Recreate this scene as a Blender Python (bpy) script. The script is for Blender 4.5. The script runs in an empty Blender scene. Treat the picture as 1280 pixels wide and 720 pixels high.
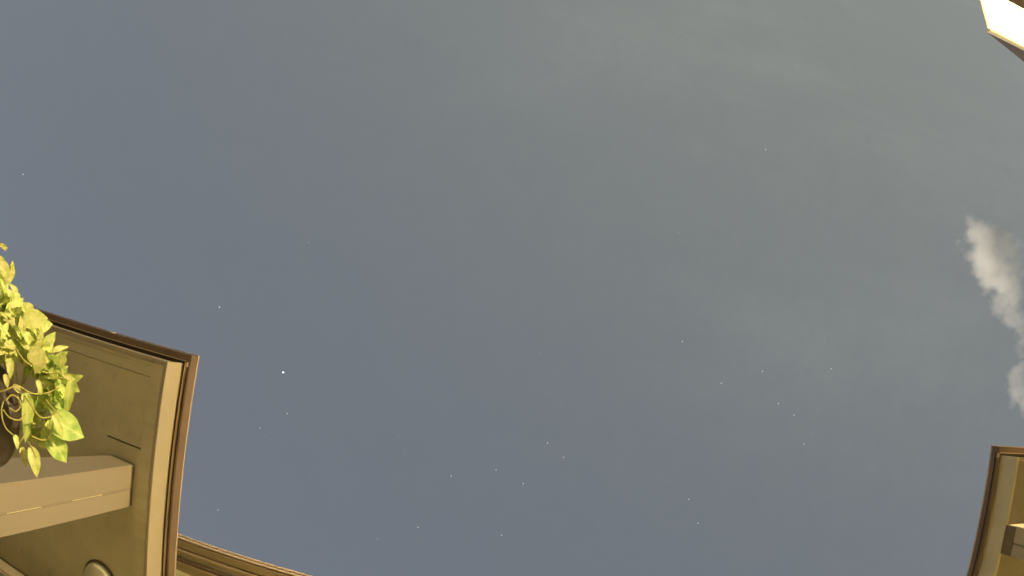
import bpy, bmesh, math, random
from mathutils import Vector, Matrix, noise

# ------------------------------------------------------------------ scene, camera, sky, moon
sc = bpy.context.scene
C = sc.collection
random.seed(11)
ZC = 0.35                                   # the camera lies on the patio, looking up
ROT = Matrix(((0.98500, -0.15892, 0.06722), (-0.16756, -0.97395, 0.15278), (0.04119, -0.16175, -0.98597)))
FPX = 714.49                                # fisheye focal length in pixels of a 1280 wide frame (equidistant)
cd = bpy.data.cameras.new('camera')
cam = bpy.data.objects.new('camera', cd)
C.objects.link(cam)
cam.matrix_world = Matrix.Translation((0, 0, ZC)) @ ROT.to_4x4()
cd.type = 'PANO'
cd.panorama_type = 'FISHEYE_LENS_POLYNOMIAL'
cd.sensor_fit = 'HORIZONTAL'
cd.sensor_width = 36.0
cd.sensor_height = 20.25
cd.fisheye_fov = math.radians(180)
cd.fisheye_polynomial_k0 = 0.0
cd.fisheye_polynomial_k1 = -1.0 / (FPX / 1280 * 36.0)
cd.fisheye_polynomial_k2 = 0.0
cd.fisheye_polynomial_k3 = 0.0
cd.fisheye_polynomial_k4 = 0.0
cd.clip_start = 0.01
cd.clip_end = 20000
sc.camera = cam

SUN_EL, SUN_AZ = math.radians(24), math.radians(-35)       # azimuth clockwise from +Y
sun_dir = Vector((math.sin(SUN_AZ) * math.cos(SUN_EL), math.cos(SUN_AZ) * math.cos(SUN_EL), math.sin(SUN_EL)))
w = bpy.data.worlds.new('World')
sc.world = w
w.use_nodes = True
nt = w.node_tree
N, LK = nt.nodes, nt.links
N.clear()
wout = N.new('ShaderNodeOutputWorld')
bg = N.new('ShaderNodeBackground')
sky = N.new('ShaderNodeTexSky')
sky.sky_type = 'NISHITA'
sky.sun_disc = False
sky.sun_elevation = SUN_EL
sky.sun_rotation = SUN_AZ
sky.air_density = 1.0
sky.dust_density = 0.2
hs = N.new('ShaderNodeHueSaturation')
hs.inputs['Saturation'].default_value = 0.25
hs.inputs['Value'].default_value = 0.22
LK.new(sky.outputs[0], hs.inputs['Color'])
# night haze: an even grey lit by the town below, with thin cirrus streaks in it
tc = N.new('ShaderNodeTexCoord')
sep = N.new('ShaderNodeSeparateXYZ')
LK.new(tc.outputs['Generated'], sep.inputs[0])
mx = N.new('ShaderNodeMath'); mx.operation = 'MAXIMUM'; mx.inputs[1].default_value = 0.12
LK.new(sep.outputs['Z'], mx.inputs[0])
dv = N.new('ShaderNodeVectorMath'); dv.operation = 'DIVIDE'
cmb = N.new('ShaderNodeCombineXYZ')
for i in range(3):
    LK.new(mx.outputs[0], cmb.inputs[i])
LK.new(tc.outputs['Generated'], dv.inputs[0]); LK.new(cmb.outputs[0], dv.inputs[1])
mp = N.new('ShaderNodeMapping')
mp.inputs['Rotation'].default_value = (0, 0, math.radians(-36))
mp.inputs['Scale'].default_value = (0.6, 3.0, 1)
mp.inputs['Location'].default_value = (2.3, 0.75, 0)
LK.new(dv.outputs[0], mp.inputs['Vector'])
n1 = N.new('ShaderNodeTexNoise'); n1.inputs['Scale'].default_value = 1.5; n1.inputs['Detail'].default_value = 5; n1.inputs['Roughness'].default_value = 0.5; n1.inputs['Distortion'].default_value = 0.5
LK.new(mp.outputs[0], n1.inputs['Vector'])
n2 = N.new('ShaderNodeTexNoise'); n2.inputs['Scale'].default_value = 1.1; n2.inputs['Detail'].default_value = 2
LK.new(dv.outputs[0], n2.inputs['Vector'])
r1 = N.new('ShaderNodeMapRange'); r1.inputs[1].default_value = 0.45; r1.inputs[2].default_value = 0.8; r1.inputs[3].default_value = 0.0; r1.inputs[4].default_value = 1.0
LK.new(n1.outputs[0], r1.inputs[0])
r2 = N.new('ShaderNodeMapRange'); r2.inputs[1].default_value = 0.35; r2.inputs[2].default_value = 0.7; r2.inputs[3].default_value = 0.15; r2.inputs[4].default_value = 1.0
LK.new(n2.outputs[0], r2.inputs[0])
mm = N.new('ShaderNodeMath'); mm.operation = 'MULTIPLY'
LK.new(r1.outputs[0], mm.inputs[0]); LK.new(r2.outputs[0], mm.inputs[1])
cir = N.new('ShaderNodeMix'); cir.data_type = 'RGBA'; cir.blend_type = 'MIX'
cir.inputs[6].default_value = (0, 0, 0, 1)
cir.inputs[7].default_value = (1.5, 1.55, 1.25, 1)
cg = N.new('ShaderNodeMath'); cg.operation = 'POWER'; cg.inputs[1].default_value = 4.5
cgm = N.new('ShaderNodeMath'); cgm.operation = 'MULTIPLY'
LK.new(mm.outputs[0], cgm.inputs[0]); LK.new(cg.outputs[0], cgm.inputs[1])
LK.new(cgm.outputs[0], cir.inputs[0])
add = N.new('ShaderNodeMix'); add.data_type = 'RGBA'; add.blend_type = 'ADD'; add.inputs[0].default_value = 1.0
LK.new(hs.outputs[0], add.inputs[6]); LK.new(cir.outputs[2], add.inputs[7])
haze = N.new('ShaderNodeMix'); haze.data_type = 'RGBA'; haze.blend_type = 'ADD'; haze.inputs[0].default_value = 1.0
# the town's glow: the haze is paler and yellower towards the neighbour's side
dg = N.new('ShaderNodeVectorMath'); dg.operation = 'DOT_PRODUCT'; dg.inputs[1].default_value = (0.40, -0.84, 0.37)
LK.new(tc.outputs['Generated'], dg.inputs[0])
n3 = N.new('ShaderNodeTexNoise'); n3.inputs['Scale'].default_value = 10; n3.inputs['Detail'].default_value = 7; n3.inputs['Roughness'].default_value = 0.85
LK.new(dv.outputs[0], n3.inputs['Vector'])
dn3 = N.new('ShaderNodeMath'); dn3.operation = 'MULTIPLY_ADD'; dn3.inputs[1].default_value = 0.34
LK.new(n3.outputs[0], dn3.inputs[0]); LK.new(dg.outputs['Value'], dn3.inputs[2])
gl = N.new('ShaderNodeMapRange'); gl.inputs[1].default_value = -0.3; gl.inputs[2].default_value = 1.1
LK.new(dn3.outputs[0], gl.inputs[0])
gm = N.new('ShaderNodeMix'); gm.data_type = 'RGBA'
gm.inputs[6].default_value = (1.43, 1.70, 2.10, 1)
gm.inputs[7].default_value = (2.62, 2.76, 2.55, 1)
gp = N.new('ShaderNodeMath'); gp.operation = 'POWER'; gp.inputs[1].default_value = 2.1
LK.new(gl.outputs[0], gp.inputs[0]); LK.new(gp.outputs[0], gm.inputs[0]); LK.new(gl.outputs[0], cg.inputs[0])
LK.new(gm.outputs[2], haze.inputs[7])
LK.new(add.outputs[2], haze.inputs[6])
bg.inputs['Strength'].default_value = 0.080
LK.new(haze.outputs[2], bg.inputs['Color'])
LK.new(bg.outputs[0], wout.inputs['Surface'])

sl = bpy.data.lights.new('moon', 'SUN')
sl.energy = 5.0
sl.angle = math.radians(0.5)
sl.color = (1.0, 0.93, 0.82)
so = bpy.data.objects.new('moon', sl)
C.objects.link(so)
so.rotation_euler = sun_dir.to_track_quat('Z', 'Y').to_euler()

sc.view_settings.view_transform = 'Standard'
sc.view_settings.look = 'None'
sc.view_settings.exposure = 0.0
sc.view_settings.gamma = 1.0
sc.view_settings.use_curve_mapping = False
sc.render.engine = 'CYCLES'
sc.cycles.use_denoising = True
sc.cycles.volume_bounces = 4
sc.cycles.max_bounces = 10
sc.cycles.volume_step_rate = 1.0

LAMP_COLOR = (1.0, 0.74, 0.34)
LAMP_STRENGTH = 15500.0


# ------------------------------------------------------------------ helpers
def at(px, py, dist):
    """a point dist metres from the camera, in the direction a 1280x720 pixel looks"""
    x, y = px - 640, -(py - 360)
    r = math.hypot(x, y) + 1e-9
    t = r / FPX
    s = math.sin(t) / r
    return Vector((0, 0, ZC)) + (ROT @ Vector((x * s, y * s, -math.cos(t)))) * dist


def tag(o, label=None, cat=None, group=None, kind=None):
    for k, v in (('label', label), ('category', cat), ('group', group), ('kind', kind)):
        if v:
            o[k] = v
    return o


def empty(name, loc=(0, 0, 0)):
    o = bpy.data.objects.new(name, None)
    C.objects.link(o)
    o.location = loc
    o.empty_display_size = 0.1
    return o


def link(name, me, mat=None, parent=None):
    o = bpy.data.objects.new(name, me)
    C.objects.link(o)
    if mat is not None and not me.materials:
        me.materials.append(mat)
    if parent is not None:
        o.parent = parent
        o.matrix_parent_inverse = Matrix.Translation(-Vector(parent.location))
    return o


def from_bm(name, bm, mat, parent=None, smooth=False):
    me = bpy.data.meshes.new(name)
    bm.normal_update()
    bm.to_mesh(me)
    bm.free()
    if smooth:
        for p in me.polygons:
            p.use_smooth = True
    return link(name, me, mat, parent)


def box(name, x, y, z, mat, parent=None, bev=0.002, shear=None, cuts=0):
    """axis-aligned board between two x, two y and two z (world)"""
    x, y, z = sorted(x), sorted(y), sorted(z)
    bm = bmesh.new()
    bmesh.ops.create_cube(bm, size=1)
    for v in bm.verts:
        v.co = Vector((x[0] + (v.co.x + .5) * (x[1] - x[0]), y[0] + (v.co.y + .5) * (y[1] - y[0]), z[0] + (v.co.z + .5) * (z[1] - z[0])))
    if bev:
        b = min(bev, 0.3 * min(x[1] - x[0], y[1] - y[0], z[1] - z[0]))
        bmesh.ops.bevel(bm, geom=bm.edges[:], offset=b, segments=2, affect='EDGES')
    if shear:
        for v in bm.verts:
            v.co = shear(v.co)
    return from_bm(name, bm, mat, parent)


def lathe(name, prof, loc, mat, parent=None, seg=40, smooth=True):
    bm = bmesh.new()
    rings = []
    for r, z in prof:
        if r < 1e-6:
            rings.append([bm.verts.new((loc[0], loc[1], loc[2] + z))])
        else:
            rings.append([bm.verts.new((loc[0] + r * math.cos(2 * math.pi * i / seg), loc[1] + r * math.sin(2 * math.pi * i / seg), loc[2] + z)) for i in range(seg)])
    for a, b in zip(rings, rings[1:]):
        for i in range(seg):
            j = (i + 1) % seg
            if len(a) == 1 and len(b) == 1:
                continue
            if len(a) == 1:
                bm.faces.new((a[0], b[j], b[i]))
            elif len(b) == 1:
                bm.faces.new((a[i], a[j], b[0]))
            else:
                bm.faces.new((a[i], a[j], b[j], b[i]))
    bmesh.ops.recalc_face_normals(bm, faces=bm.faces[:])
    return from_bm(name, bm, mat, parent, smooth)


def catmull(pts, n=6):
    out = []
    P = [pts[0]] + list(pts) + [pts[-1]]
    for i in range(1, len(P) - 2):
        a, b, c, d = P[i - 1], P[i], P[i + 1], P[i + 2]
        for k in range(n):
            t = k / n
            out.append(0.5 * ((2 * b) + (c - a) * t + (2 * a - 5 * b + 4 * c - d) * t * t + (3 * b - a - 3 * c + d) * t ** 3))
    out.append(P[-2])
    return out


def tube(name, pts, r0, r1, mat, parent=None, seg=6):
    bm = bmesh.new()
    rings = []
    n = len(pts)
    for i, p in enumerate(pts):
        t = (pts[min(i + 1, n - 1)] - pts[max(i - 1, 0)]).normalized()
        u = t.orthogonal().normalized() if i == 0 else (u - t * u.dot(t)).normalized()
        v = t.cross(u)
        r = r0 + (r1 - r0) * i / (n - 1)
        rings.append([bm.verts.new(p + (u * math.cos(2 * math.pi * k / seg) + v * math.sin(2 * math.pi * k / seg)) * r) for k in range(seg)])
    for a, b in zip(rings, rings[1:]):
        for k in range(seg):
            bm.faces.new((a[k], a[(k + 1) % seg], b[(k + 1) % seg], b[k]))
    bm.faces.new(rings[0][::-1]); bm.faces.new(rings[-1])
    return from_bm(name, bm, mat, parent, True)


# ------------------------------------------------------------------ materials
def paint(name, col, var=0.12, rough=0.55, bump=0.15, grain=(1, 1, 1), scale=6.0, dirt=0.25, dirt_col=None, metallic=0.0):
    """painted or bare surface: uneven colour, small stains of their own shape, fine relief"""
    m = bpy.data.materials.new(name)
    m.use_nodes = True
    t = m.node_tree
    b = t.nodes['Principled BSDF']
    tc = t.nodes.new('ShaderNodeTexCoord')
    mp = t.nodes.new('ShaderNodeMapping'); mp.inputs['Scale'].default_value = grain
    t.links.new(tc.outputs['Object'], mp.inputs['Vector'])
    a = t.nodes.new('ShaderNodeTexNoise'); a.inputs['Scale'].default_value = scale; a.inputs['Detail'].default_value = 6; a.inputs['Roughness'].default_value = 0.62
    t.links.new(mp.outputs[0], a.inputs['Vector'])
    rr = t.nodes.new('ShaderNodeValToRGB')
    rr.color_ramp.elements[0].position = 0.3; rr.color_ramp.elements[1].position = 0.72
    rr.color_ramp.elements[0].color = (*[c * (1 - var) for c in col], 1)
    rr.color_ramp.elements[1].color = (*[min(1, c * (1 + var)) for c in col], 1)
    t.links.new(a.outputs[0], rr.inputs[0])
    s = t.nodes.new('ShaderNodeTexNoise'); s.inputs['Scale'].default_value = scale * 2.7; s.inputs['Detail'].default_value = 8; s.inputs['Roughness'].default_value = 0.7; s.inputs['Distortion'].default_value = 0.6
    t.links.new(mp.outputs[0], s.inputs['Vector'])
    sr = t.nodes.new('ShaderNodeMapRange'); sr.inputs[1].default_value = 0.58; sr.inputs[2].default_value = 0.75; sr.inputs[4].default_value = dirt
    t.links.new(s.outputs[0], sr.inputs[0])
    mix = t.nodes.new('ShaderNodeMix'); mix.data_type = 'RGBA'
    mix.inputs[7].default_value = (*(dirt_col or [c * 0.45 for c in col]), 1)
    t.links.new(sr.outputs[0], mix.inputs[0]); t.links.new(rr.outputs[0], mix.inputs[6])
    t.links.new(mix.outputs[2], b.inputs['Base Color'])
    b.inputs['Roughness'].default_value = rough
    b.inputs['Metallic'].default_value = metallic
    f = t.nodes.new('ShaderNodeTexNoise'); f.inputs['Scale'].default_value = scale * 22; f.inputs['Detail'].default_value = 4
    t.links.new(mp.outputs[0], f.inputs['Vector'])
    ad = t.nodes.new('ShaderNodeMath'); ad.operation = 'MULTIPLY_ADD'; ad.inputs[1].default_value = 0.5
    t.links.new(f.outputs[0], ad.inputs[0]); t.links.new(a.outputs[0], ad.inputs[2])
    bp = t.nodes.new('ShaderNodeBump'); bp.inputs['Strength'].default_value = bump; bp.inputs['Distance'].default_value = 0.004
    t.links.new(ad.outputs[0], bp.inputs['Height']); t.links.new(bp.outputs[0], b.inputs['Normal'])
    return m


M = {}
M['ceiling'] = paint('cream_paint_lifted', (0.60, 0.55, 0.40), 0.10, 0.6, 0.2, (1, 1, 1), 5, 0.45)  # the porch cream, lightened to stand in for light on it
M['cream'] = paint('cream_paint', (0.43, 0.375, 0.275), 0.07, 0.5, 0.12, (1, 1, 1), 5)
M['cream_dim'] = paint('cream_paint_dimmed', (0.29, 0.26, 0.19), 0.10, 0.6, 0.2, (1, 1, 1), 5, 0.4)  # the porch cream, darkened to stand in for shade under the roof
M['cream_board'] = paint('cream_board_paint', (0.60, 0.55, 0.40), 0.09, 0.55, 0.2, (0.35, 6, 6), 4)
M['post'] = paint('post_paint', (0.33, 0.285, 0.225), 0.04, 0.55, 0.12, (3, 3, 0.5), 3, 0.2)
M['brown'] = paint('brown_metal', (0.19, 0.13, 0.085), 0.15, 0.42, 0.08, (1, 1, 1), 7)
M['flake'] = paint('pale_filler', (0.75, 0.68, 0.5), 0.3, 0.6, 0.1, (1, 1, 12), 8, 0.6, (0.3, 0.26, 0.2))
M['bracket'] = paint('bracket_brown', (0.17, 0.13, 0.08), 0.15, 0.6, 0.1)
M['dark'] = paint('dark_gap_board', (0.045, 0.03, 0.022), 0.15, 0.7, 0.2)
M['glint_lip'] = paint('gutter_lip_glint', (0.86, 0.70, 0.50), 0.05, 0.3, 0.05)  # metal glint along the house gutter, painted into the lip colour
M['lip'] = paint('metal_lip_highlight', (0.52, 0.42, 0.33), 0.1, 0.35, 0.05)  # highlight along the porch roof edge painted as pale metal, joint included
M['bead'] = paint('cream_bead', (0.55, 0.45, 0.34), 0.08, 0.45, 0.05)
M['olive'] = paint('olive_wall_render', (0.46, 0.42, 0.22), 0.1, 0.8, 0.5, (1, 1, 1), 8)
M['house_trim'] = paint('brown_trim_paint', (0.42, 0.33, 0.20), 0.1, 0.5, 0.1, (0.4, 4, 4), 5)
M['white'] = paint('white_soffit_paint', (0.8, 0.78, 0.72), 0.04, 0.6, 0.1)
M['tan'] = paint('tan_edge_paint', (0.42, 0.36, 0.22), 0.08, 0.5, 0.1)
M['nbrown'] = paint('brown_timber', (0.06, 0.048, 0.038), 0.15, 0.7, 0.3, (0.4, 5, 5), 4)
M['dwall'] = paint('dark_timber_wall', (0.022, 0.017, 0.014), 0.2, 1.0, 0.3, (0.4, 5, 5), 4)
M['dwall'].node_tree.nodes['Principled BSDF'].inputs['Specular IOR Level'].default_value = 0.1
M['roof'] = paint('roof_sheet', (0.12, 0.11, 0.10), 0.15, 0.6, 0.2)
M['concrete'] = paint('patio_concrete', (0.62, 0.57, 0.44), 0.12, 0.85, 0.5, (1, 1, 1), 3)
M['ground'] = paint('ground_soil', (0.07, 0.065, 0.05), 0.25, 0.95, 0.8, (1, 1, 1), 0.5)
M['pot'] = paint('pot_plastic', (0.06, 0.043, 0.035), 0.15, 0.45, 0.08, (1, 1, 1), 9)
M['soil'] = paint('potting_soil', (0.04, 0.03, 0.02), 0.3, 1.0, 1.0, (1, 1, 1), 30)
M['stand'] = paint('stand_iron', (0.04, 0.04, 0.045), 0.1, 0.45, 0.1)
M['ring'] = paint('fixture_ring', (0.13, 0.10, 0.065), 0.1, 0.4, 0.05)
M['opal'] = paint('fixture_opal', (0.86, 0.83, 0.70), 0.04, 0.6, 0.05, dirt=0.1)
M['bulb_metal'] = paint('lamp_metal', (0.06, 0.06, 0.06), 0.1, 0.4, 0.05)


def emission(name, col, strength):
    m = bpy.data.materials.new(name)
    m.use_nodes = True
    t = m.node_tree
    t.nodes.clear()
    o = t.nodes.new('ShaderNodeOutputMaterial')
    e = t.nodes.new('ShaderNodeEmission')
    e.inputs[0].default_value = (*col, 1)
    e.inputs[1].default_value = strength
    t.links.new(e.outputs[0], o.inputs[0])
    return m


def leaf_material(name, lo, hi, edge):
    m = bpy.data.materials.new(name)
    m.use_nodes = True
    t = m.node_tree
    b = t.nodes['Principled BSDF']
    out = t.nodes['Material Output']
    tc = t.nodes.new('ShaderNodeTexCoord')
    oi = t.nodes.new('ShaderNodeObjectInfo')
    ofs = t.nodes.new('ShaderNodeVectorMath'); ofs.operation = 'ADD'
    t.links.new(tc.outputs['Object'], ofs.inputs[0]); t.links.new(oi.outputs['Location'], ofs.inputs[1])
    n = t.nodes.new('ShaderNodeTexNoise'); n.inputs['Scale'].default_value = 1.9; n.inputs['Detail'].default_value = 4; n.inputs['Distortion'].default_value = 1.2
    t.links.new(ofs.outputs[0], n.inputs['Vector'])
    # variegation: cream splashes of their own shape, and each leaf its own green
    rmp = t.nodes.new('ShaderNodeValToRGB')
    rmp.color_ramp.elements[0].position = 0.34; rmp.color_ramp.elements[1].position = 0.62
    rmp.color_ramp.elements[0].color = (*lo, 1); rmp.color_ramp.elements[1].color = (*hi, 1)
    t.links.new(n.outputs[0], rmp.inputs[0])
    sx = t.nodes.new('ShaderNodeSeparateXYZ'); t.links.new(tc.outputs['Object'], sx.inputs[0])
    ab = t.nodes.new('ShaderNodeMath'); ab.operation = 'ABSOLUTE'; t.links.new(sx.outputs['Y'], ab.inputs[0])
    vein = t.nodes.new('ShaderNodeMapRange'); vein.inputs[1].default_value = 0.012; vein.inputs[2].default_value = 0.04; vein.inputs[3].default_value = 0.6; vein.inputs[4].default_value = 0.0
    t.links.new(ab.outputs[0], vein.inputs[0])
    mv = t.nodes.new('ShaderNodeMix'); mv.data_type = 'RGBA'; mv.inputs[7].default_value = (*edge, 1)
    t.links.new(vein.outputs[0], mv.inputs[0]); t.links.new(rmp.outputs[0], mv.inputs[6])
    hv = t.nodes.new('ShaderNodeHueSaturation')
    rh = t.nodes.new('ShaderNodeMapRange'); rh.inputs[3].default_value = 0.485; rh.inputs[4].default_value = 0.525
    rv = t.nodes.new('ShaderNodeMapRange'); rv.inputs[3].default_value = 0.75; rv.inputs[4].default_value = 1.12
    t.links.new(oi.outputs['Random'], rh.inputs[0]); t.links.new(oi.outputs['Random'], rv.inputs[0])
    t.links.new(rh.outputs[0], hv.inputs['Hue']); t.links.new(rv.outputs[0], hv.inputs['Value'])
    t.links.new(mv.outputs[2], hv.inputs['Color'])
    t.links.new(hv.outputs[0], b.inputs['Base Color'])
    b.inputs['Roughness'].default_value = 0.5
    tr = t.nodes.new('ShaderNodeBsdfTranslucent')
    t.links.new(hv.outputs[0], tr.inputs[0])
    ms = t.nodes.new('ShaderNodeMixShader'); ms.inputs[0].default_value = 0.28
    t.links.new(b.outputs[0], ms.inputs[1]); t.links.new(tr.outputs[0], ms.inputs[2])
    t.links.new(ms.outputs[0], out.inputs[0])
    w_ = t.nodes.new('ShaderNodeTexNoise'); w_.inputs['Scale'].default_value = 6
    t.links.new(ofs.outputs[0], w_.inputs['Vector'])
    bp = t.nodes.new('ShaderNodeBump'); bp.inputs['Strength'].default_value = 0.25; bp.inputs['Distance'].default_value = 0.01
    t.links.new(w_.outputs[0], bp.inputs['Height']); t.links.new(bp.outputs[0], b.inputs['Normal'])
    return m


M['leaf'] = leaf_material('variegated_leaf', (0.60, 0.72, 0.16), (0.90, 0.93, 0.42), (0.88, 0.9, 0.44))
M['leaf_green'] = leaf_material('green_leaf', (0.38, 0.52, 0.10), (0.68, 0.76, 0.24), (0.74, 0.80, 0.32))
M['stem'] = paint('stem_skin', (0.48, 0.45, 0.13), 0.2, 0.5, 0.05)

# ------------------------------------------------------------------ ground
bm = bmesh.new()
bmesh.ops.create_circle(bm, cap_ends=True, radius=3000, segments=64)
tag(from_bm('ground', bm, M['ground']), kind='structure')
tag(box('patio', (-4.2, 1.3), (-4.5, 1.70), (-0.1, 0.012), M['concrete'], bev=0), kind='structure')

WALL_Y = 1.72


# ------------------------------------------------------------------ the two flat porch roofs on posts
def porch(label, xe, d, ye, over_side, post, side_bracket, post_top):
    """xe, ye: outer corner of the soffit; d: which way the roof runs from its side edge"""
    T = empty('porch', (xe, ye, 0))
    tag(T, label, 'porch')
    far = 3.4
    ceil, face, frame = ('cream_dim', 'ceiling', 'cream_dim') if side_bracket else ('ceiling', 'cream', 'cream_board')
    X = lambda a, b: (xe + d * a, xe + d * b)
    Z = lambda a, b: (a + ZC, b + ZC)
    yb = WALL_Y - 0.004
    # fascia boards
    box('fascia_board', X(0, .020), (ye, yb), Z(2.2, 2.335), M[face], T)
    box('fascia_board', X(.0205, far), (ye, ye + .020), Z(2.2, 2.335), M['cream'], T,
        shear=lambda c: Vector((c.x, c.y + .05 * (c.z - 2.2 - ZC), c.z)))
    # ceiling frame and panels, each step a little higher
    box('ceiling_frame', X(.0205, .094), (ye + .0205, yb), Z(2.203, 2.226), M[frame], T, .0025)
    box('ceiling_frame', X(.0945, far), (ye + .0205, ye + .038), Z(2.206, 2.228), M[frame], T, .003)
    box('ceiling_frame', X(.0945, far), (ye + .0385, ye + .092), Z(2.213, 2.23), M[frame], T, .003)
    (py0, py1), (pu0, pu1), (ry0, ry1, ru1) = post
    h = 2.223
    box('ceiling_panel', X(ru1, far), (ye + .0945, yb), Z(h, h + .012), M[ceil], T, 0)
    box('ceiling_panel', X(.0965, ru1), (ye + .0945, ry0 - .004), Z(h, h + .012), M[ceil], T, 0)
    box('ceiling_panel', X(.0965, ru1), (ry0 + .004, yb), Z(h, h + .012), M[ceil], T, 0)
    box('slot_backing', X(.06, ru1 + .05), (ry0 - .05, ry0 + .05), Z(h + .024, h + .034), M['dark'], T, 0)
    # roof edge: dark underside, bead, brown metal edge, pale lip painted as the edge highlight
    box('edge_underside', X(-.036, .40), (ye - .014, yb), Z(2.3365, 2.346), M['dark'], T, 0)
    box('edge_underside', X(.405, far), (ye - .014, ye + .4), Z(2.3365, 2.346), M['dark'], T, 0)
    o = over_side
    box('edge_bead', X(-.012 - .010 * o / .0465, -.010), (ye - .008, yb), Z(2.326, 2.336), M['bead'], T, .002)
    box('edge_bead', X(-.02, far), (ye - .0165, ye - .012), Z(2.322, 2.336), M['bead'], T, .001)
    box('edge_trim', X(-o, -o + .0125), (ye - .0172, yb), Z(2.323, 2.386), M['brown'], T, .002)
    box('edge_trim', X(-o, .532), (ye - .0465, ye - .0175), Z(2.323, 2.386), M['brown'], T, .002)
    box('edge_trim', X(.535, far), (ye - .0465, ye - .0175), Z(2.323, 2.386), M['brown'], T, .002)
    box('edge_joint', X(.515, .55), (ye - .0490, ye - .040), Z(2.335, 2.390), M['lip'], T, .002)
    box('edge_lip', X(-o - .0030, -o - .0003), (ye - .0465, yb), Z(2.379, 2.389), M['lip'], T, .001)
    box('edge_lip', X(-o - .0030, far), (ye - .0496, ye - .0468), Z(2.379, 2.389), M['lip'], T, .001)
    box('edge_clip', X(-.036, -.026), (ye - .013, ye + .012), Z(2.318, 2.336), M['bead'], T, .003)
    # roof sheet, falling slightly to the edge
    box('roof_sheet', X(-o + .014, far), (ye - .017, yb), Z(2.347, 2.384), M['roof'], T, 0)
    # post of two boards with a seam down the middle
    mid = py0 + (py1 - py0) * .56
    flare = lambda c: Vector((c.x + (d * .17 * (post_top + ZC - c.z) if d * (c.x - xe) > (pu0 + pu1) / 2 and not side_bracket else 0), c.y, c.z))
    box('post_board', X(pu0, pu1), (py0, mid - .0010), (0.012, post_top + ZC), M['cream'] if side_bracket else M['post'], T, .004, flare)
    box('post_board', X(pu0 + .001, pu1), (mid + .0010, py1), (0.012, post_top + ZC), M['cream'] if side_bracket else M['post'], T, .004, flare)
    for a, b in ((1.41, 1.60), (1.79, 1.99)) if not side_bracket else ():
        box('peeling_filler', X(pu0 - .0012, pu0 + .003), (mid - .0015, mid + .0018), Z(a, b), M['flake'], T, .0004)
    if side_bracket:
        box('post_bracket', X(pu0 - .004, pu0 + .03), (py0 + .004, py1 - .002), Z(2.125, 2.2), M['bracket'], T, .001)
    # moulding where the ceiling meets the house wall
    box('wall_moulding', X(.30, far), (1.615, yb), Z(1.99, 2.09), M['cream'], T, .012)
    box('wall_moulding', X(.30, far), (1.645, yb), Z(1.915, 1.9895), M['cream'], T, .008)
    return T


porch('cream flat porch roof with square post standing behind the leafy potted plant', -1.626, -1, .242, .0465,
      ((.768, .981), (.131, .288), (.684, 1.035, .339)), False, 2.2225)
porch('cream flat porch roof with brown edge in the lower corner opposite the plant', 2.501, 1, .099, .031,
      ((.445, .60), (.010, .17), (.52, .90, .15)), True, 2.1995)

# ------------------------------------------------------------------ the house behind
H = empty('house', (0, WALL_Y, 0))
tag(H, 'olive house wall with brown gutter along its eave beside the porch', 'house')
sh = lambda c: Vector((c.x, c.y - .033 * (c.x + 1.7), c.z))          # the eave runs a little out of square with the porches
ZZ = lambda a, b: (a + ZC, b + ZC)
box('wall', (-7, 7), (WALL_Y, WALL_Y + .25), (-.1, 3.232 + ZC), M['olive'], H, 0)
ex = (-6.5, 6.5)
box('gutter_lip', ex, (1.497, 1.512), ZZ(3.280, 3.300), M['glint_lip'], H, .003, sh)
box('gutter_lip', ex, (1.497, 1.512), ZZ(3.236, 3.256), M['glint_lip'], H, .003, sh)
box('gutter', ex, (1.502, 1.575), ZZ(3.236, 3.296), M['brown'], H, .003, sh)
box('gutter_bottom', ex, (1.5125, 1.568), ZZ(3.226, 3.2355), M['house_trim'], H, .003, sh)
box('fascia_board', ex, (1.5755, 1.60), ZZ(3.20, 3.32), M['house_trim'], H, .003, sh)
box('frieze_board', ex, (1.6005, 1.83), ZZ(3.214, 3.2315), M['cream_board'], H, .003, sh)
box('frieze_board', ex, (1.632, 1.82), ZZ(3.186, 3.2135), M['brown'], H, .003, sh)
box('frieze_board', ex, (1.650, 1.82), ZZ(3.170, 3.1855), M['house_trim'], H, .003, sh)
bm = bmesh.new()
vs = [bm.verts.new(v) for v in ((-6.6, 1.44, 3.33 + ZC), (6.6, 1.44, 3.33 + ZC), (6.6, 6, 6.3 + ZC), (-6.6, 6, 6.3 + ZC),
                                (-6.6, 1.60, 3.322 + ZC), (6.6, 1.60, 3.322 + ZC), (6.6, 6, 6.2 + ZC), (-6.6, 6, 6.2 + ZC))]
for v in vs:
    v.co = Vector((v.co.x, v.co.y + .18, v.co.z))
for f in ((0, 1, 2, 3), (7, 6, 5, 4), (0, 4, 5, 1), (1, 5, 6, 2), (2, 6, 7, 3), (3, 7, 4, 0)):
    bm.faces.new([vs[i] for i in f])
from_bm('roof', bm, M['roof'], H)

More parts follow.
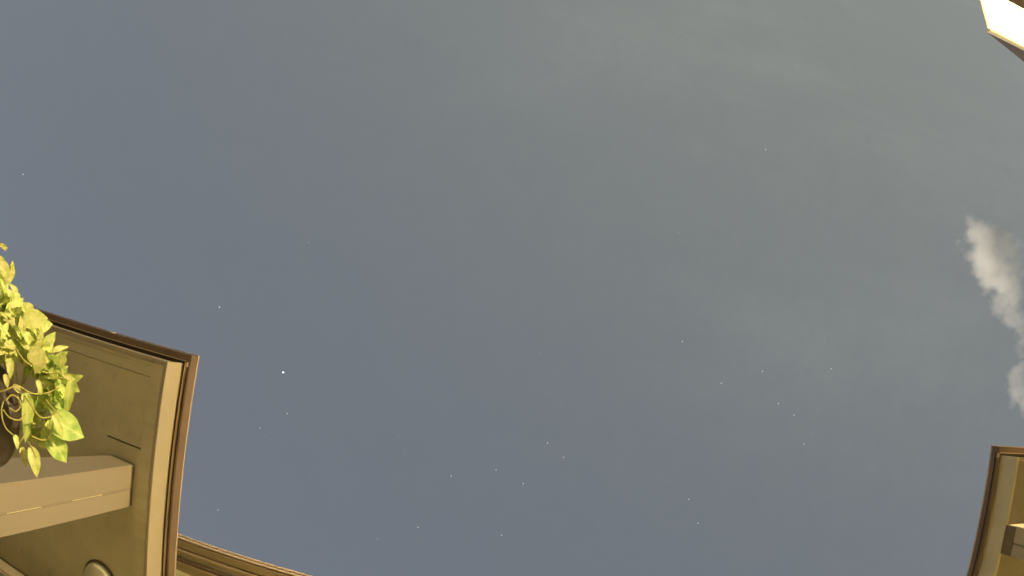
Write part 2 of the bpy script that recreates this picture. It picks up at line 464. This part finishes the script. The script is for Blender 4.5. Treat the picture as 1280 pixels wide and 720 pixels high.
# ------------------------------------------------------------------ the neighbour's eave, blown out by the lamp under it
HN = 3.2
nx, ny = 1.115 * HN, -1.086 * HN
G = empty('neighboring_house', (nx + .5, ny - .55, 0))
tag(G, "neighbour's roof corner with brightly lit white soffit and brown gable", 'house')
wx, wy = nx + .45, ny - .53
box('soffit', (nx, nx + 5), (ny - 8, ny), (HN + ZC, HN + ZC + .004), M['white'], G, 0)
box('wall', (wx, wx + .2), (ny - 8, wy), (0, HN + ZC - .001), M['dwall'], G, 0)
box('wall', (wx + .2005, nx + 4.6), (wy - .2, wy), (0, HN + ZC - .001), M['dwall'], G, 0)
box('eave_edge', (nx - .022, nx - .0005), (ny - 8, ny + .028), (HN + ZC - .004, HN + ZC + .003), M['tan'], G, .003)
box('eave_edge', (nx, nx + 5), (ny + .0005, ny + .028), (HN + ZC - .012, HN + ZC + .03), M['tan'], G, .003)


def prism(name, tri, y0, y1, mat, parent):
    bm = bmesh.new()
    a = [bm.verts.new((x, y0, z)) for x, z in tri]
    b = [bm.verts.new((x, y1, z)) for x, z in tri]
    n = len(tri)
    for i in range(n):
        bm.faces.new((a[i], a[(i + 1) % n], b[(i + 1) % n], b[i]))
    bm.faces.new(a[::-1]); bm.faces.new(b)
    bmesh.ops.recalc_face_normals(bm, faces=bm.faces[:])
    return from_bm(name, bm, mat, parent)


z0 = HN + ZC + .031
prism('gable_board', [(nx + .02, z0), (nx + 5, z0), (nx + 5, z0 + 1.10), (nx + .02, z0 + .01)], ny - .02, ny + .022, M['nbrown'], G)
prism('roof', [(nx + .14, z0 + .03), (nx + 5, z0 + 1.102), (nx + 5, z0 + 1.15), (nx + .16, z0 + .06)], ny - 8, ny - .03, M['roof'], G)

# wall lamp below that soffit, outside the picture: it is what lights the yard
lx = 6.3
lp = Vector((lx, wy + .11, 2.22 + ZC))
W = empty('wall_lamp', (lx, wy, lp.z - .15))
tag(W, "round globe lamp on the neighbour's wall", 'lamp')
box('back_plate', (lx - .06, lx + .06), (wy + .0005, wy + .02), (lp.z - .24, lp.z - .06), M['bulb_metal'], W, .004)
tube('arm', [Vector((lx, wy + .02, lp.z - .17)), Vector((lx, wy + .07, lp.z - .18)), Vector((lx, wy + .105, lp.z - .15)), Vector((lx, wy + .11, lp.z - .10))], .010, .010, M['bulb_metal'], W)
lathe('holder', [(0, -.115), (.035, -.115), (.045, -.085), (.04, -.07), (0, -.07)], lp, M['bulb_metal'], W, 24)
bm = bmesh.new()
bmesh.ops.create_icosphere(bm, subdivisions=3, radius=.085, matrix=Matrix.Translation(lp))
from_bm('globe', bm, emission('lamp_globe', LAMP_COLOR, LAMP_STRENGTH), W, True)

# ------------------------------------------------------------------ round fixture on the porch ceiling
fx, fy, fz = -1.958, 1.476, 2.2225 + ZC
F = empty('ceiling_fixture', (fx, fy, fz))
tag(F, 'round cream ribbed fixture on the porch ceiling beside the post', 'ceiling fixture')
lathe('ring', [(.106, 0), (.119, 0), (.120, -.006), (.117, -.011), (.110, -.011), (.107, -.004), (.106, 0)], (fx, fy, fz), M['ring'], F, 48)
prof = [(.1065, -.002)]
for i in range(10, 0, -1):
    r = .0106 * i
    prof += [(r, -.012 - .012 * (10 - i) ** .6), (r - .004, -.024 - .012 * (10 - i) ** .6)]
prof.append((0, prof[-1][1]))
lathe('ribbed_cover', prof, (fx, fy, fz), M['opal'], F, 48)

# ------------------------------------------------------------------ potted plant on a tall stand
pc = Vector((-.985, .285, .735 + ZC))                    # middle of the pot's rim
S = empty('plant_stand', (pc.x, pc.y, 0))
tag(S, 'tall dark iron stand under the potted plant', 'plant stand')
pb = pc.z - .17
lathe('stand_top', [(0, -.018), (.095, -.018), (.10, -.012), (.10, -.003), (.095, 0), (0, 0)], (pc.x, pc.y, pb - .001), M['stand'], S, 32)
for k in range(4):
    a = math.pi / 4 + k * math.pi / 2
    u = Vector((math.cos(a), math.sin(a), 0))
    base = Vector((pc.x, pc.y, 0))
    tube('leg', catmull([base + u * .08 + Vector((0, 0, pb - .02)), base + u * .075 + Vector((0, 0, pb * .6)), base + u * .10 + Vector((0, 0, pb * .25)), base + u * .14 + Vector((0, 0, .012))], 4), .008, .007, M['stand'], S, 8)
lathe('stand_ring', [(.07, .3), (.078, .3), (.078, .308), (.07, .308), (.07, .3)], (pc.x, pc.y, 0), M['stand'], S, 32)

P = empty('potted_plant', (pc.x, pc.y, pb))
tag(P, 'yellow green variegated trailing plant in a dark round pot', 'potted plant')
pot = lathe('pot', [(0, 0), (.066, 0), (.072, .006), (.088, .125), (.098, .128), (.102, .136), (.102, .166), (.099, .170), (.093, .168), (.088, .140), (0, .138)], (pc.x, pc.y, pb), M['pot'], P, 48)
lathe('soil', [(.0885, .148), (.05, .153), (0, .155)], (pc.x, pc.y, pb), M['soil'], pot, 32)

# leaf blades: heart-shaped, folded along the midrib, drooping tip; unit length along +X
def leaf_mesh(name, wd, fold, droop, twist, mat):
    st = [(0.0, .0), (-.04, .16), (.05, .35), (.21, .47), (.42, .48), (.62, .39), (.80, .23), (.93, .08), (1.0, .0)]
    bm = bmesh.new()
    mid, lf, rg = [], [], []
    for i, (x, hw) in enumerate(st):
        xm = max(x, 0)
        zc = -droop * xm ** 2
        tw = twist * xm
        wv = .03 * math.sin(i * 2.1 + wd * 9)
        mid.append(bm.verts.new((xm, 0, zc)))
        if hw > 0:
            yl = hw * wd * 2
            lf.append(bm.verts.new((x, yl * math.cos(tw), zc + fold * yl + yl * math.sin(tw) + wv)))
            rg.append(bm.verts.new((x, -yl * math.cos(tw), zc + fold * yl - yl * math.sin(tw) - wv * .7)))
        else:
            lf.append(mid[-1]); rg.append(mid[-1])
    for a, flip in ((lf, False), (rg, True)):
        for i in range(len(st) - 1):
            q = [mid[i], mid[i + 1], a[i + 1], a[i]]
            q = [v for k, v in enumerate(q) if v not in q[:k]]
            if len(q) >= 3:
                bm.faces.new(q[::-1] if flip else q)
    me = bpy.data.meshes.new(name)
    bm.normal_update(); bm.to_mesh(me); bm.free()
    for p_ in me.polygons:
        p_.use_smooth = True
    me.materials.append(mat)
    return me


LEAVES = [leaf_mesh('leaf', .36, .30, .25, .2, M['leaf']), leaf_mesh('leaf', .32, .45, .40, -.25, M['leaf']), leaf_mesh('leaf', .40, .20, .15, .1, M['leaf']), leaf_mesh('leaf', .30, .55, .55, .3, M['leaf'])]
GREEN = [leaf_mesh('leaf', .38, .22, .2, .15, M['leaf_green']), leaf_mesh('leaf', .33, .4, .35, -.2, M['leaf_green'])]
SLIM = leaf_mesh('leaf', .17, .5, .35, .3, M['leaf'])
SLIMG = leaf_mesh('leaf', .15, .4, .2, .3, M['leaf_green'])
HALF = leaf_mesh('leaf', .24, .45, .3, .2, M['leaf'])


def put_leaf(me, base, tip_dir, normal, length):
    o = bpy.data.objects.new('leaf', me)
    C.objects.link(o)
    x = tip_dir.normalized()
    y = normal.cross(x).normalized()
    z = x.cross(y)
    R3 = Matrix((x, y, z)).transposed().to_4x4()
    o.parent = P
    o.matrix_parent_inverse = Matrix.Translation(-Vector(P.location))
    o.matrix_basis = Matrix.Translation(base) @ R3 @ Matrix.Diagonal((length, length, length, 1))
    return o


EYE = Vector((0, 0, ZC))
LDIR = (lp - pc).normalized()


def rnd():
    while True:
        v = Vector((random.uniform(-1, 1), random.uniform(-1, 1), random.uniform(-1, 1)))
        if .05 < v.length < 1:
            return v


def pix_leaf(me, b, t, dist, dt=0.0, tilt=.35):
    p0, p1 = at(b[0], b[1], dist), at(t[0], t[1], dist + dt)
    nrm = (EYE - p0).normalized() + rnd() * tilt + LDIR * .7
    put_leaf(me, p0, p1 - p0, nrm, (p1 - p0).length)


V, HF = LEAVES, HALF
for me, b, t, d, dt in (
        (GREEN[0], (64, 524), (108, 545), 1.12, .01), (GREEN[0], (62, 546), (86, 578), 1.15, .01), (HALF, (38, 560), (50, 597), 1.11, .0),
        (HALF, (27, 560), (35, 584), 1.12, .0), (SLIMG, (33, 492), (37, 556), 1.12, .01), (HALF, (11, 448), (15, 474), 1.12, .0),
        (V[2], (30, 400), (60, 397), 1.17, .0), (HALF, (8, 347), (1, 316), 1.22, .0), (V[1], (6, 352), (18, 346), 1.22, .0),
        (V[0], (10, 392), (31, 372), 1.20, .01), (HALF, (80, 470), (95, 474), 1.14, .0), (SLIM, (66, 438), (86, 432), 1.15, .0),
        (SLIM, (64, 440), (66, 424), 1.15, .0), (HALF, (46, 476), (54, 494), 1.12, .0), (V[0], (52, 444), (44, 468), 1.12, .0),
        (SLIMG, (88, 476), (84, 522), 1.13, .0), (HALF, (18, 544), (24, 562), 1.11, .0), (HALF, (8, 312), (-2, 302), 1.23, .0),
        (HALF, (16, 482), (30, 492), 1.10, .0), (HALF, (6, 468), (11, 486), 1.10, .0), (V[0], (30, 492), (31, 506), 1.10, .0),
        (SLIM, (66, 520), (82, 545), 1.10, .0), (GREEN[1], (75, 500), (84, 515), 1.14, .0), (SLIM, (62, 548), (72, 560), 1.13, .0),
        (V[2], (36, 440), (62, 452), 1.15, .0), (V[0], (28, 425), (50, 437), 1.17, .0), (V[1], (40, 412), (52, 411), 1.18, .0)):
    pix_leaf(me, b, t, d, dt)

# leafy masses: middle, radius and count of leaves
for px, py, d, rad, n, ms in (
        (0, 350, 1.24, .026, 14, 0), (6, 382, 1.23, .038, 38, 0), (28, 412, 1.22, .038, 38, 0), (10, 425, 1.18, .045, 40, 0), (42, 442, 1.20, .036, 32, 0),
        (66, 462, 1.19, .030, 24, 1), (74, 490, 1.19, .028, 18, 1), (62, 512, 1.19, .032, 12, 1), (58, 545, 1.19, .026, 9, 1), (-28, 360, 1.28, .06, 14, 0),
        (-50, 420, 1.26, .07, 16, 0), (-75, 500, 1.24, .06, 10, 0), (-30, 560, 1.2, .05, 5, 1)):
    c = at(px, py, d)
    for i in range(n):
        off = rnd()
        p = c + off * rad
        out = (p - (pc + Vector((0, 0, .04)))).normalized()
        tip = rnd() * .9 + out * .6 + Vector((0, 0, -.45))
        nrm = (EYE - p).normalized() * .45 + LDIR * 1.1 + rnd() * .75
        L_ = random.uniform(.020, .042)
        pool = (LEAVES + [HALF]) if (ms == 0 or random.random() < .45) else GREEN
        put_leaf(random.choice(pool), p, tip, nrm, L_)

# smaller leaves deep in the mass
bm = bmesh.new()
for px, py, d, rad, n in ((0, 352, 1.26, .024, 22), (6, 384, 1.25, .036, 60), (27, 414, 1.24, .036, 60), (10, 428, 1.22, .042, 60), (42, 444, 1.22, .034, 50), (64, 464, 1.21, .030, 45), (72, 490, 1.21, .028, 40), (62, 515, 1.21, .032, 25),
                          (58, 545, 1.21, .024, 14), (-28, 360, 1.3, .06, 30), (-50, 420, 1.28, .07, 40)):
    c = at(px, py, d)
    for i in range(n):
        p = c + rnd() * rad
        x = (rnd() + Vector((0, 0, -.4))).normalized()
        y = (LDIR * .9 + (EYE - p).normalized() * .5 + rnd() * .9).cross(x).normalized()
        z = x.cross(y)
        L_ = random.uniform(.016, .032)
        o0 = len(bm.verts)
        bm.from_mesh(random.choice(LEAVES[:2] + [HALF]))
        bm.verts.ensure_lookup_table()
        mt = Matrix.Translation(p) @ Matrix((x, y, z)).transposed().to_4x4() @ Matrix.Diagonal((L_, L_, L_, 1))
        bmesh.ops.transform(bm, matrix=mt, verts=bm.verts[o0:])
M['small'] = paint('small_leaf', (0.62, 0.70, 0.20), 0.35, 0.45, 0.1, (1, 1, 1), 16, 0.5, (0.25, 0.36, 0.05))
tag(from_bm('foliage', bm, M['small'], P, True), kind='stuff')

# stems
STEMS = [[(-8, 492, 1.10), (8, 487, 1.09), (22, 482, 1.09), (38, 491, 1.10), (55, 492, 1.12), (76, 484, 1.13)],
         [(30, 494, 1.10), (40, 508, 1.09), (50, 521, 1.09), (62, 521, 1.10), (74, 514, 1.12)],
         [(6, 498, 1.09), (2, 510, 1.08), (3, 524, 1.08), (8, 536, 1.09), (18, 545, 1.10)],
         [(57, 500, 1.11), (66, 510, 1.10), (78, 522, 1.10)], [(20, 436, 1.14), (28, 448, 1.12), (40, 458, 1.12)],
         [(4, 512, 1.09), (12, 522, 1.08), (24, 525, 1.09), (32, 518, 1.10)], [(8, 500, 1.08), (14, 494, 1.08), (22, 497, 1.08), (26, 506, 1.09), (20, 514, 1.09), (12, 510, 1.09)],
         [(66, 521, 1.11), (66, 535, 1.11), (60, 548, 1.12)], [(40, 545, 1.12), (52, 550, 1.12), (62, 548, 1.13)], [(34, 552, 1.12), (40, 560, 1.11), (46, 572, 1.11)],
         [(48, 462, 1.13), (60, 466, 1.13), (74, 464, 1.14)], [(64, 474, 1.13), (72, 472, 1.13), (84, 474, 1.13)], [(20, 560, 1.13), (28, 548, 1.12), (34, 540, 1.13)]]
for s in STEMS:
    tube('stem', catmull([at(*q) for q in s], 5), .0016, .0012, M['stem'], P)
for px, py, d in ((2, 350, 1.25), (8, 390, 1.23), (30, 412, 1.22), (12, 428, 1.18), (42, 442, 1.2), (66, 462, 1.19), (74, 490, 1.19), (62, 512, 1.19), (58, 545, 1.19), (-28, 360, 1.28), (-50, 420, 1.26), (-75, 500, 1.24), (-30, 560, 1.2)):
    e = at(px, py, d)
    m0 = pc + Vector((random.uniform(-.04, .04), random.uniform(-.04, .04), -.02))
    tube('stem', catmull([m0, m0 + Vector((0, 0, .06)), (m0 + e) / 2 + Vector((0, 0, .05)), e], 5), .0025, .0015, M['stem'], P)

# ------------------------------------------------------------------ cloud
CD = 420.0
CLOUD_DENSITY = 0.09
bm = bmesh.new()
px_m = CD / FPX
c0 = at(1245, 360, CD)
PUFFS = ((1204, 258, 7, .35), (1211, 274, 11, .5), (1220, 292, 17, .7), (1230, 304, 22, 1), (1226, 322, 20, .9), (1240, 326, 28, 1), (1252, 314, 20, .8), (1242, 348, 22, .9), (1256, 350, 20, .8),
         (1256, 374, 22, .75), (1268, 366, 15, .6), (1262, 394, 18, .7), (1271, 406, 15, .6), (1277, 424, 12, .5), (1282, 444, 11, .45), (1277, 460, 10, .45), (1270, 478, 15, .6), (1274, 494, 16, .7),
         (1284, 503, 17, .7), (1296, 480, 22, .6), (1262, 332, 20, .8), (1268, 350, 16, .6), (1256, 298, 18, .7), (1246, 296, 18, .8), (1266, 314, 16, .6), (1276, 436, 14, .5), (1280, 462, 13, .5), (1268, 470, 12, .6), (1302, 430, 22, .6), (1312, 512, 24, .6))
blobs = []
for px, py, r, k in PUFFS:
    c = at(px, py, CD + random.uniform(-6, 6))
    blobs.append((c - c0, r * px_m * 1.45, k))
    bmesh.ops.create_icosphere(bm, subdivisions=3, radius=r * px_m * 1.75, matrix=Matrix.Translation(c - c0))
cl = from_bm('cloud', bm, None)
cl.location = c0
tag(cl, 'small pale ragged cloud drifting in the grey night sky', 'cloud')
rm = cl.modifiers.new('remesh', 'REMESH')
rm.mode = 'VOXEL'
rm.voxel_size = 1.6
cm = bpy.data.materials.new('cloud_vapour')
cm.use_nodes = True
t = cm.node_tree
t.nodes.clear()
o_ = t.nodes.new('ShaderNodeOutputMaterial')
pv = t.nodes.new('ShaderNodeVolumePrincipled')
pv.inputs['Color'].default_value = (1.0, 0.97, 0.91, 1)
pv.inputs['Anisotropy'].default_value = -0.2
tc = t.nodes.new('ShaderNodeTexCoord')
wn = t.nodes.new('ShaderNodeTexNoise'); wn.inputs['Scale'].default_value = .05; wn.inputs['Detail'].default_value = 5; wn.inputs['Roughness'].default_value = .6
t.links.new(tc.outputs['Object'], wn.inputs['Vector'])
wc = t.nodes.new('ShaderNodeVectorMath'); wc.operation = 'MULTIPLY_ADD'; wc.inputs[1].default_value = (34, 34, 34); wc.inputs[2].default_value = (-17, -17, -17)
t.links.new(wn.outputs['Color'], wc.inputs[0])
wa = t.nodes.new('ShaderNodeVectorMath'); wa.operation = 'ADD'
t.links.new(tc.outputs['Object'], wa.inputs[0]); t.links.new(wc.outputs[0], wa.inputs[1])
acc = None
for c, r, k in blobs:                                    # each puff thins out towards its rim
    dn = t.nodes.new('ShaderNodeVectorMath'); dn.operation = 'DISTANCE'; dn.inputs[1].default_value = c
    t.links.new(wa.outputs[0], dn.inputs[0])
    mr = t.nodes.new('ShaderNodeMapRange'); mr.interpolation_type = 'SMOOTHSTEP'
    mr.inputs[1].default_value = r; mr.inputs[2].default_value = r * .15; mr.inputs[3].default_value = 0; mr.inputs[4].default_value = k
    t.links.new(dn.outputs['Value'], mr.inputs[0])
    if acc is None:
        acc = mr.outputs[0]
    else:
        ad = t.nodes.new('ShaderNodeMath'); ad.operation = 'MAXIMUM'
        t.links.new(acc, ad.inputs[0]); t.links.new(mr.outputs[0], ad.inputs[1])
        acc = ad.outputs[0]
nz = t.nodes.new('ShaderNodeTexNoise'); nz.inputs['Scale'].default_value = .06; nz.inputs['Detail'].default_value = 7; nz.inputs['Roughness'].default_value = .66; nz.inputs['Distortion'].default_value = 1.2
t.links.new(tc.outputs['Object'], nz.inputs['Vector'])
sm_ = t.nodes.new('ShaderNodeMath'); sm_.operation = 'ADD'
t.links.new(acc, sm_.inputs[0]); t.links.new(nz.outputs[0], sm_.inputs[1])
fr = t.nodes.new('ShaderNodeMapRange'); fr.inputs[1].default_value = .80; fr.inputs[2].default_value = 1.45; fr.inputs[3].default_value = 0; fr.inputs[4].default_value = CLOUD_DENSITY
t.links.new(sm_.outputs[0], fr.inputs[0])
t.links.new(fr.outputs[0], pv.inputs['Density'])
t.links.new(pv.outputs[0], o_.inputs['Volume'])
cl.data.materials.clear(); cl.data.materials.append(cm)

# ------------------------------------------------------------------ stars
SD = 6000.0
bm = bmesh.new()
bmesh.ops.create_icosphere(bm, subdivisions=2, radius=1.0)
sm = {}


def star_mesh(key, strength, col):
    if key not in sm:
        me = bpy.data.meshes.new('star')
        b2 = bm.copy(); b2.to_mesh(me); b2.free()
        me.materials.append(emission('starlight', col, strength))
        sm[key] = me
    return sm[key]


FAINT = 'tiny faint white star in the grey night sky'
CLEAR = {(359, 517): 'small star directly below the brightest star', (325, 535): 'small star between the brightest star and the porch roof edge',
         (272.5, 637.5): 'small star close above the house gutter beside the porch roof', (522.5, 659): 'lone small star low in the sky beyond the end of the gutter',
         (564, 595): 'first star from the gutter side in the bent line of stars', (620, 587.5): 'second star from the gutter side in the bent line of stars',
         (654, 604.5): 'lowest star in the middle of the bent line of stars', (684.5, 553.5): 'highest star of the bent line in the lower middle sky',
         (704.5, 571.5): 'last star of the bent line, farthest from the gutter', (627, 669): 'small star nearest the bottom edge, under the bent line of stars',
         (853, 427): 'highest small star above the constellation near the far porch', (901.5, 479): 'star of the constellation nearest the middle of the sky',
         (953, 464): 'star at the top middle of the constellation near the far porch', (973, 504.5): 'upper star of the slanting pair inside the constellation',
         (992.5, 519): 'lower star of the slanting pair inside the constellation', (1039, 461): 'star of the constellation nearest the cloud',
         (1005, 555): 'lowest star of the constellation near the far porch', (861, 624): 'upper star of the low pair under the constellation',
         (872.5, 654): 'lower star of the low pair under the constellation', (957, 187): 'small clear star alone in the upper sky between lamp-lit roof and middle'}
for px, py, b in ((29, 218, 'B'), (386, 303, 1), (84, 329, 0), (850, 41, 1), (848, 291, 1), (530, 333, 0), (957, 187, 2), (1106, 169, 0), (274.5, 384, 'N'), (354, 465.5, 'X'),
                  (359, 517, 2), (325, 535, 2), (272.5, 637.5, 2), (506.5, 562.5, 0), (388, 594, 0), (471.5, 673.5, 1), (522.5, 659, 2), (498, 545, 0), (332, 545, 0),
                  (564, 595, 2), (620, 587.5, 2), (684.5, 553.5, 2), (704.5, 571.5, 2), (654, 604.5, 2), (627, 669, 2), (725.5, 527, 0), (700, 507, 0), (595, 605, 0), (675, 442, 0),
                  (587, 677, 0), (710, 627, 0), (853, 427, 2), (901.5, 479, 2), (953, 464, 2), (973, 504.5, 2), (992.5, 519, 2), (1039, 461, 2), (1005, 555, 2), (985.5, 421, 0),
                  (861, 624, 2), (872.5, 654, 2), (940, 667, 0), (956, 486, 0), (1015, 542, 0)):
    pos = at(px, py, SD)
    k, st, col, rpx = {0: ('f', .34, (.9, .95, 1), .50), 1: ('m', .5, (.9, .95, 1), .52), 2: ('c', .8, (1, .98, .95), .60),
                       'N': ('c', .8, (1, .98, .95), .8), 'B': ('b', 1.1, (.6, .8, 1), .62), 'X': ('x', 1.9, (1, 1, 1), 1.15)}[b]
    o = link('star', star_mesh(k, st, col))
    o.location = pos
    r = rpx * SD / FPX
    o.scale = (r, r, r)
    if b == 'X':
        o.scale = (r * 1.1, r * .9, r)
        tag(o, 'brightest star, a white point above the house gutter', 'star')
    elif b == 'N':
        tag(o, 'white star just above the corner of the porch roof by the plant', 'star')
    elif b == 'B':
        tag(o, 'small bluish star alone in the empty sky above the plant', 'star')
    elif b == 2:
        tag(o, CLEAR[(px, py)], 'star', 'clear stars')
    else:
        tag(o, FAINT, 'star', 'faint stars')
bm.free()
